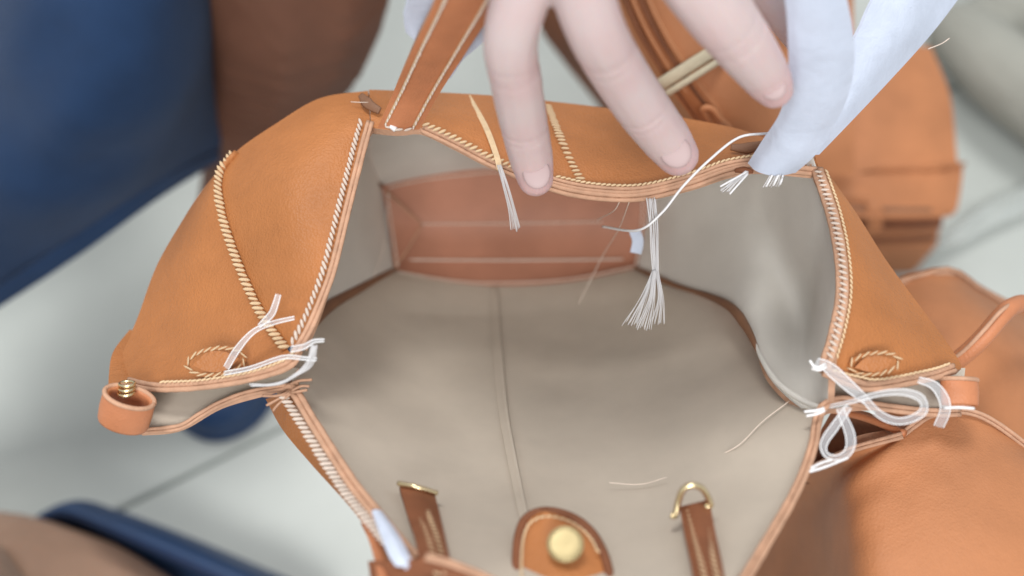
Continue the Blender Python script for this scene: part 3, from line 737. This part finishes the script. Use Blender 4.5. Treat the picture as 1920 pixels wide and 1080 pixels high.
for (x, y, z, dx, dy, wx, hy) in ((1006,324,.2915,0.14,1.0,26,31), (1266,284,.2850,0.62,0.78,29,33), (1448,162,.2660,0.62,0.78,24,28)):
    p = V((x, y, z)); ax = (RT*dx - UP*dy).normalized(); vw = (CP-p).normalized(); sd = ax.cross(vw).normalized(); up = sd.cross(ax)
    vs, fs = [], []
    for i in range(9):
        f = i/8*math.pi
        for k in range(20):
            t = 2*math.pi*k/20
            vs.append(p + (sd*math.cos(t)*wx + ax*math.sin(t)*hy)*math.sin(f)/FPX*z + up*math.cos(f)*0.0006)
    for i in range(8):
        for k in range(20): fs.append((i*20+k, i*20+(k+1) % 20, (i+1)*20+(k+1) % 20, (i+1)*20+k))
    link('fingernail', mesh_of('fingernail', vs, fs, [M['nail']]), hand)

# ================================================================== the person in navy, upper left
who = empty('person', on_floor(300, 300), 'person in navy cloth with one bare leg, sitting beside the bag', 'person')
bpy.context.view_layer.update()
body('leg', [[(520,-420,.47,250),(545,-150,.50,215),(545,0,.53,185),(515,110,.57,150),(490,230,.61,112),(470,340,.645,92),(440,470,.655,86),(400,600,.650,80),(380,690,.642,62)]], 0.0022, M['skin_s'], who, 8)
skirt_rows = [[(-160,-420,.500),(140,-420,.450),(330,-420,.450),(440,-420,.490),(470,-420,.53)],
              [(-180,-120,.500),(80,-120,.438),(290,-120,.436),(395,-110,.475),(440,-90,.57)],
              [(-200,150,.510),(40,90,.440),(240,60,.434),(375,50,.472),(430,60,.57)],
              [(-220,380,.520),(20,270,.456),(190,210,.446),(340,185,.480),(424,165,.57)],
              [(-240,560,.545),(0,430,.492),(160,350,.484),(310,278,.505),(418,235,.575)],
              [(-260,700,.560),(-10,545,.530),(150,440,.522),(300,342,.530),(412,285,.580)],
              [(-270,740,.566),(-10,578,.540),(150,474,.532),(300,368,.538),(411,300,.584)]]
sk = slab('skirt', loft(skirt_rows, 48, 9, wob=0.016, seed=2, scale=9), 0.0016, [M['navy']], who)
slab('hem', loft([[(-262,700,.5575),(-10,542,.5270),(150,437,.5190),(300,340,.5270),(413,283,.5770)],
                  [(-270,720,.5595),(-10,562,.5315),(150,458,.5240),(300,356,.5310),(412,292,.5790)],
                  [(-274,746,.5635),(-10,582,.5375),(150,478,.5295),(300,371,.5360),(412,302,.5815)]], 48, 5), 0.002, [M['navy']], sk)

# ================================================================== feet in navy slip-ons
foot = empty('person', on_floor(60, 1090), 'bare tan foot in a navy slip-on shoe at the lower left corner', 'person')
bpy.context.view_layer.update()
body('foot', [[(-190,1160,.545,180),(-30,1125,.545,168),(110,1145,.553,152),(230,1185,.565,128),(330,1230,.575,110)], [(-120,1160,.50,165),(-130,1180,.40,175),(-140,1300,.28,190)]], 0.0022, M['skin_t'], foot, 8)
shoe_top = [(30,990,.575),(85,950,.570),(130,936,.566),(190,955,.562),(300,997,.556),(430,1052,.548),(520,1092,.544),(600,1150,.54)]
def drop(rows, k, out):   # side wall of the shoe going down to the floor
    r = []
    for x, y, z in rows:
        p = V((x, y, z)); r.append(p)
    return r
top_p = catmull([V(p) for p in shoe_top], 40)
inn = UP*-1 + RT*-0.2
g = []
for f, o_, dz in ((0, -0.012, -0.050), (0.15, -0.010, -0.004), (0.3, -0.003, 0.0), (0.6, 0.004, -0.02), (1.0, 0.0035, None)):
    row = []
    for p in top_p:
        q = p + Vector((0.25, 1, 0)).normalized()*o_
        q.z = 0.004 if dz is None else p.z + dz
        row.append(q)
    g.append(row)
gg = [[c_ for c_ in cat_uniform([g[j][i] for j in range(5)], 6)] for i in range(40)]
slab('shoe', [[gg[i][j] for i in range(40)] for j in range(len(gg[0]))], 0.003, [M['shoe']], foot)
slab('shoe_sole', [[Vector((p.x + dx, p.y + dy, 0.010)) for p in top_p] for dx, dy in ((0.004, 0.006), (-0.02, -0.05), (-0.05, -0.12))], 0.009, [M['shoe']], foot)

sh = empty('slip_on_shoe', on_floor(400, 740), 'dark navy shoe on the floor half hidden under the left wing of the tote', 'shoe')
bpy.context.view_layer.update()
q = on_floor(428, 730)
vs, fs = [], []; A = Vector((-0.45, -0.89, 0)).normalized(); B = Vector((0.89, -0.45, 0))
prof = [(0.000, 1.0), (0.008, 1.03), (0.018, 1.02), (0.028, 0.93), (0.036, 0.74), (0.040, 0.45), (0.041, 0.05)]
for h, k in prof:
    for i in range(40):
        t = 2*math.pi*i/40; cx, sx = math.cos(t), math.sin(t)
        vs.append(q + A*(cx*0.034*k if cx > 0 else cx*0.11*(0.5+0.5*k)) + B*sx*0.030*k + Vector((0, 0, h*(1 + (0.6 if cx < 0 else 0)*abs(cx)))))
for j in range(len(prof)-1):
    for i in range(40): fs.append((j*40+i, j*40+(i+1) % 40, (j+1)*40+(i+1) % 40, (j+1)*40+i))
fs.append(tuple(len(vs)-40+i for i in range(40)))
link('upper', mesh_of('upper', vs, fs, [M['shoe']]), sh)
vs, fs = [], []
for h, k in ((0.0005, 1.04), (0.009, 1.07), (0.010, 1.0)):
    for i in range(40):
        t = 2*math.pi*i/40; cx, sx = math.cos(t), math.sin(t)
        vs.append(q + A*(cx*0.035*k if cx > 0 else cx*0.111) + B*sx*0.0305*k + Vector((0, 0, h)))
for j in range(2):
    for i in range(40): fs.append((j*40+i, j*40+(i+1) % 40, (j+1)*40+(i+1) % 40, (j+1)*40+i))
link('sole', mesh_of('sole', vs, fs, [M['shoe']]), sh)

# ================================================================== the other bags
DN = Vector((0, 0, -1))
GB = 'finished tan bags lying round the tote'
b1 = empty('leather_bag', on_floor(1700, 300), 'tan leather bag with a flap lying on the tiles beyond the right rim', 'bag', GB)
bpy.context.view_layer.update()
solid('bag_body', [(1480,120,.65),(1735,110,.65),(1768,200,.645),(1774,340,.637),(1762,462,.632),(1600,464,.632),(1500,440,.636)], DN*0.042, M['leather_b'], b1, 0.006)
slab('flap', loft([[(1420,60,.600),(1560,70,.592),(1680,80,.592),(1746,88,.602)],
                   [(1440,180,.594),(1580,180,.584),(1700,180,.584),(1782,182,.594)],
                   [(1470,300,.588),(1600,300,.578),(1710,300,.578),(1795,300,.587)],
                   [(1480,318,.586),(1600,318,.577),(1715,316,.577),(1806,308,.587)],
                   [(1490,380,.582),(1600,384,.574),(1705,388,.574),(1796,386,.583)],
                   [(1495,402,.583),(1600,408,.575),(1700,410,.575),(1782,406,.584)]], 30, 7, wob=0.002, seed=31, scale=16), 0.004, [M['leather_b'], M['leather_b'], M['edge']], b1)
for k in range(3):
    solid('leather_layer', [(1520,300,.613+k*.008),(1770-k*5,300,.613+k*.008),(1768-k*6,424+k*12,.606+k*.008),(1640,428+k*12,.606+k*.008),(1520,424+k*12,.606+k*.008)], DN*0.004, M['leather_b' if k % 2 else 'leather_d'], b1, 0.0012)
ribbon('strap_keeper', [(1565,358,.573),(1600,360,.571),(1634,372,.571),(1640,398,.571),(1640,430,.578)], 0.0085, 10, M['leather_b'], b1, 24, 0.003)
ribbon('strap', [(1570,388,.5755),(1640,392,.5725),(1700,394,.5725),(1745,394,.575)], 0.0032, 30, M['piping'], b1, 24, 0.002)
ribbon('strap', [(1590,404,.574),(1640,404,.571),(1700,402,.571),(1765,402,.575)], 0.0034, 30, M['leather_b'], b1, 24, 0.002)

b0 = empty('leather_bag', on_floor(1330, 60), 'light tan bag with stacked straps tied by a cream band, seen between the fingers', 'bag', GB)
bpy.context.view_layer.update()
slab('front_panel', loft([[(1060,-160,.560),(1250,-180,.525),(1420,-190,.520),(1600,-180,.545)],
                   [(1100,-20,.560),(1260,-10,.520),(1420,0,.515),(1600,0,.540)],
                   [(1140,120,.562),(1290,130,.520),(1430,140,.515),(1600,140,.540)],
                   [(1190,230,.566),(1330,240,.530),(1440,250,.525),(1600,260,.545)],
                   [(1230,300,.572),(1350,310,.545),(1450,320,.540),(1600,330,.555)]], 30, 7, wob=0.003, seed=41, scale=16), 0.004, [M['leather_b'], M['leather_b'], M['edge']], b0)
slab('side_gusset', loft([[(985,-60,.640),(1030,-90,.600),(1066,-140,.564)],[(1006,40,.640),(1060,0,.60),(1104,-14,.564)],[(1060,120,.640),(1100,120,.60),(1144,124,.566)],[(1130,210,.642),(1160,220,.61),(1194,232,.570)],[(1180,300,.644),(1210,300,.61),(1234,302,.576)]], 10, 7), 0.004, [M['leather_d'], M['leather_b'], M['edge']], b0)  # darker leather than the front: the gusset's shade is put into its colour
roll = [(1200,-120,.388),(1262,20,.386),(1322,120,.388),(1385,210,.394),(1430,275,.410),(1470,340,.46)]
rs_ = tube('rolled_strap', roll, [0.0135, 0.0140, 0.0145, 0.0140, 0.013, 0.012], M['leather_b'], b0, 60, 20, 0.55)
for k, (dx, dz, mm) in enumerate(((-62, .002, 'leather_d'), (-50, -.001, 'leather_b'), (-38, -.004, 'leather_d'), (-25, -.006, 'leather_b'), (-66, .006, 'leather_b'))):
    ribbon('strap_layer', [(x + dx - 6*math.sin(q), y - dx*.42, z + dz) for q, (x, y, z) in enumerate(roll[:5])], 0.0026 if mm == 'leather_b' else 0.0020, 20, M[mm], rs_, 40, 0.0018)
tube('strap_layer', [(1330,228,.3830),(1318,205,.3800),(1335,205,.3790),(1352,226,.3810),(1368,240,.386)], 0.0013, M['leather_b'], rs_, 30, 8)
c = V((1298,128,.3870)); ax = (V((1322,120,.388)) - V((1262,20,.386))).normalized(); s1_ = ax.cross(FW).normalized(); s2_ = ax.cross(s1_)
for off, hw in ((-0.0012, .0024), (0.0030, .0013)):
    vs, fs = [], []; prof = [(-hw, 0), (-hw*.7, .0007), (0, .0009), (hw*.7, .0007), (hw, 0), (0, -.0006)]
    for h, r in prof:
        for k in range(48):
            t = 2*math.pi*k/48; vs.append(c + ax*(h+off) + s1_*math.cos(t)*(.0158+r) + s2_*math.sin(t)*(.0104+r))
    n = len(prof)
    for j in range(n):
        for k in range(48): fs.append((j*48+k, j*48+(k+1) % 48, ((j+1) % n)*48+(k+1) % 48, ((j+1) % n)*48+k))
    link('tie_band', mesh_of('tie_band', vs, fs, [M['band']]), rs_)
tube('clasp', [(1440,22,.505),(1458,10,.503),(1476,-4,.502)], 0.0026, M['gold_pale'], b0, 14, 8)
tube('clasp', [(1448,36,.505),(1464,24,.503),(1480,12,.502)], 0.0014, M['piping'], b0, 14, 8)

b2 = empty('leather_bag', on_floor(1840, 640), 'tan bag with a rolled handle behind the right wing of the tote', 'bag', GB)
bpy.context.view_layer.update()
slab('front_panel', loft([[(1640,546,.420),(1690,530,.405),(1780,511,.405),(1840,548,.420),(1960,610,.450)],
                   [(1640,600,.395),(1720,590,.380),(1800,585,.378),(1880,610,.385),(1980,650,.410)],
                   [(1640,700,.380),(1720,700,.362),(1810,700,.358),(1890,700,.362),(1990,710,.380)],
                   [(1640,830,.375),(1720,830,.358),(1810,830,.352),(1890,830,.354),(1990,830,.37)],
                   [(1640,930,.385),(1720,930,.370),(1810,930,.364),(1890,930,.366),(1990,930,.38)]], 30, 7, wob=0.002, seed=51, scale=20), 0.004, [M['leather_b'], M['leather_b'], M['edge']], b2)
slab('back_panel', loft([[(1690,536,.414),(1780,517,.412),(1840,554,.426),(1960,616,.456)],[(1690,640,.50),(1780,640,.50),(1840,650,.51),(1960,680,.52)],[(1690,800,.56),(1780,800,.56),(1840,800,.57),(1960,800,.58)]], 16, 6), 0.004, [M['leather_b']], b2)
edging([(1688,531,.4035),(1735,519,.4032),(1782,511,.4035),(1838,546,.4185),(1905,584,.4325)], 0.0009, b2)
hh = tube('rolled_handle', [(1768,690,.345),(1800,672,.340),(1840,636,.336),(1876,594,.336),(1900,574,.340),(1930,572,.35),(1990,610,.37)], 0.0030, M['leather_h'], b2, 50, 10)
tube('handle_edge', [(1772,682,.3415),(1805,660,.3368),(1842,622,.3330),(1874,586,.3330),(1897,568,.337)], 0.0007, M['edge'], hh, 40, 8)

b3 = empty('leather_bag', on_floor(1760, 1000), 'large tan bag with an open pocket, filling the lower right corner', 'bag', GB)
bpy.context.view_layer.update()
slab('front_panel', loft([[(1440,910,.400),(1530,875,.345),(1580,852,.322),(1612,838,.3150),(1690,815,.3130),(1742,780,.3135),(1800,771,.3145),(1862,792,.3160),(1970,872,.322)],
                   [(1420,960,.430),(1530,935,.365),(1575,900,.326),(1612,885,.3105),(1690,872,.3070),(1745,862,.3058),(1800,858,.3052),(1880,862,.3060),(1985,890,.310)],
                   [(1400,1010,.44),(1520,995,.372),(1570,960,.322),(1612,955,.3025),(1690,945,.2985),(1750,940,.2970),(1810,937,.2962),(1900,938,.2962),(1990,950,.2985)],
                   [(1380,1070,.44),(1520,1055,.37),(1572,1030,.316),(1618,1030,.2940),(1690,1024,.2898),(1750,1020,.2882),(1810,1018,.2872),(1900,1018,.2868),(1990,1030,.2880)],
                   [(1360,1140,.44),(1520,1130,.365),(1575,1112,.308),(1624,1112,.2865),(1690,1110,.2822),(1750,1110,.2805),(1810,1110,.2795),(1900,1110,.2788),(1990,1110,.2795)]], 60, 8, wob=0.0016, seed=61, scale=24), 0.004, [M['leather_b'], M['leather_b'], M['edge']], b3)
edging([(1692,814,.3110),(1742,779,.3115),(1800,770,.3125),(1862,791,.3140),(1960,864,.3195)], 0.0006, b3)
edging([(1460,902,.386),(1530,873,.343),(1580,850,.3205),(1604,840,.3140),(1692,816,.3085)], 0.00062, b3)
slab('pocket_back', loft([[(1560,770,.335),(1620,785,.325),(1692,812,.312)],[(1520,840,.352),(1590,830,.340),(1694,820,.313)],[(1480,910,.372),(1560,900,.35),(1690,850,.318)]], 16, 7), 0.003, [M['leather_d'], M['leather_d'], M['edge']], b3)
tube('rim_edging', [(1560,768,.333),(1620,783,.323),(1660,798,.316),(1696,813,.3095)], 0.0012, M['leather_h'], b3, 24, 8)

# ================================================================== odds and ends on the floor
cb = body('cloth_bundle', [[(1790,70,.735,52),(1850,40,.725,55),(1950,20,.72,60)], [(1800,60,.72,58),(1860,115,.70,72),(1930,170,.69,80),(2040,240,.69,90)], [(1880,20,.72,60),(2000,-20,.72,80)]], 0.003, M['cloth'], None, 10)
setp(cb, 'crumpled grey cloth bundle on the floor in the upper right corner', 'cloth')
cv = [[], [], [], [], []]
for i, p in enumerate(catmull([on_floor(1715, 492, .004), on_floor(1780, 455, .012), on_floor(1850, 412, .012), on_floor(1930, 378, .010), on_floor(2010, 340, .008)], 40)):
    for k in range(5):
        f = k/4-0.5; wd = 0.006 + 0.020*min(1, i/14)
        z = max(0.002, p.z + noise.noise(Vector((i*0.11, k*0.9, 3)))*0.010)
        cv[k].append(Vector((p.x + f*wd*0.5, p.y + f*wd, z)))
pl = slab('plastic_strip', cv, 0.0006, [M['plastic']], None)
setp(pl, 'crumpled clear plastic strip on the tiles below the flap bag', 'plastic strip')
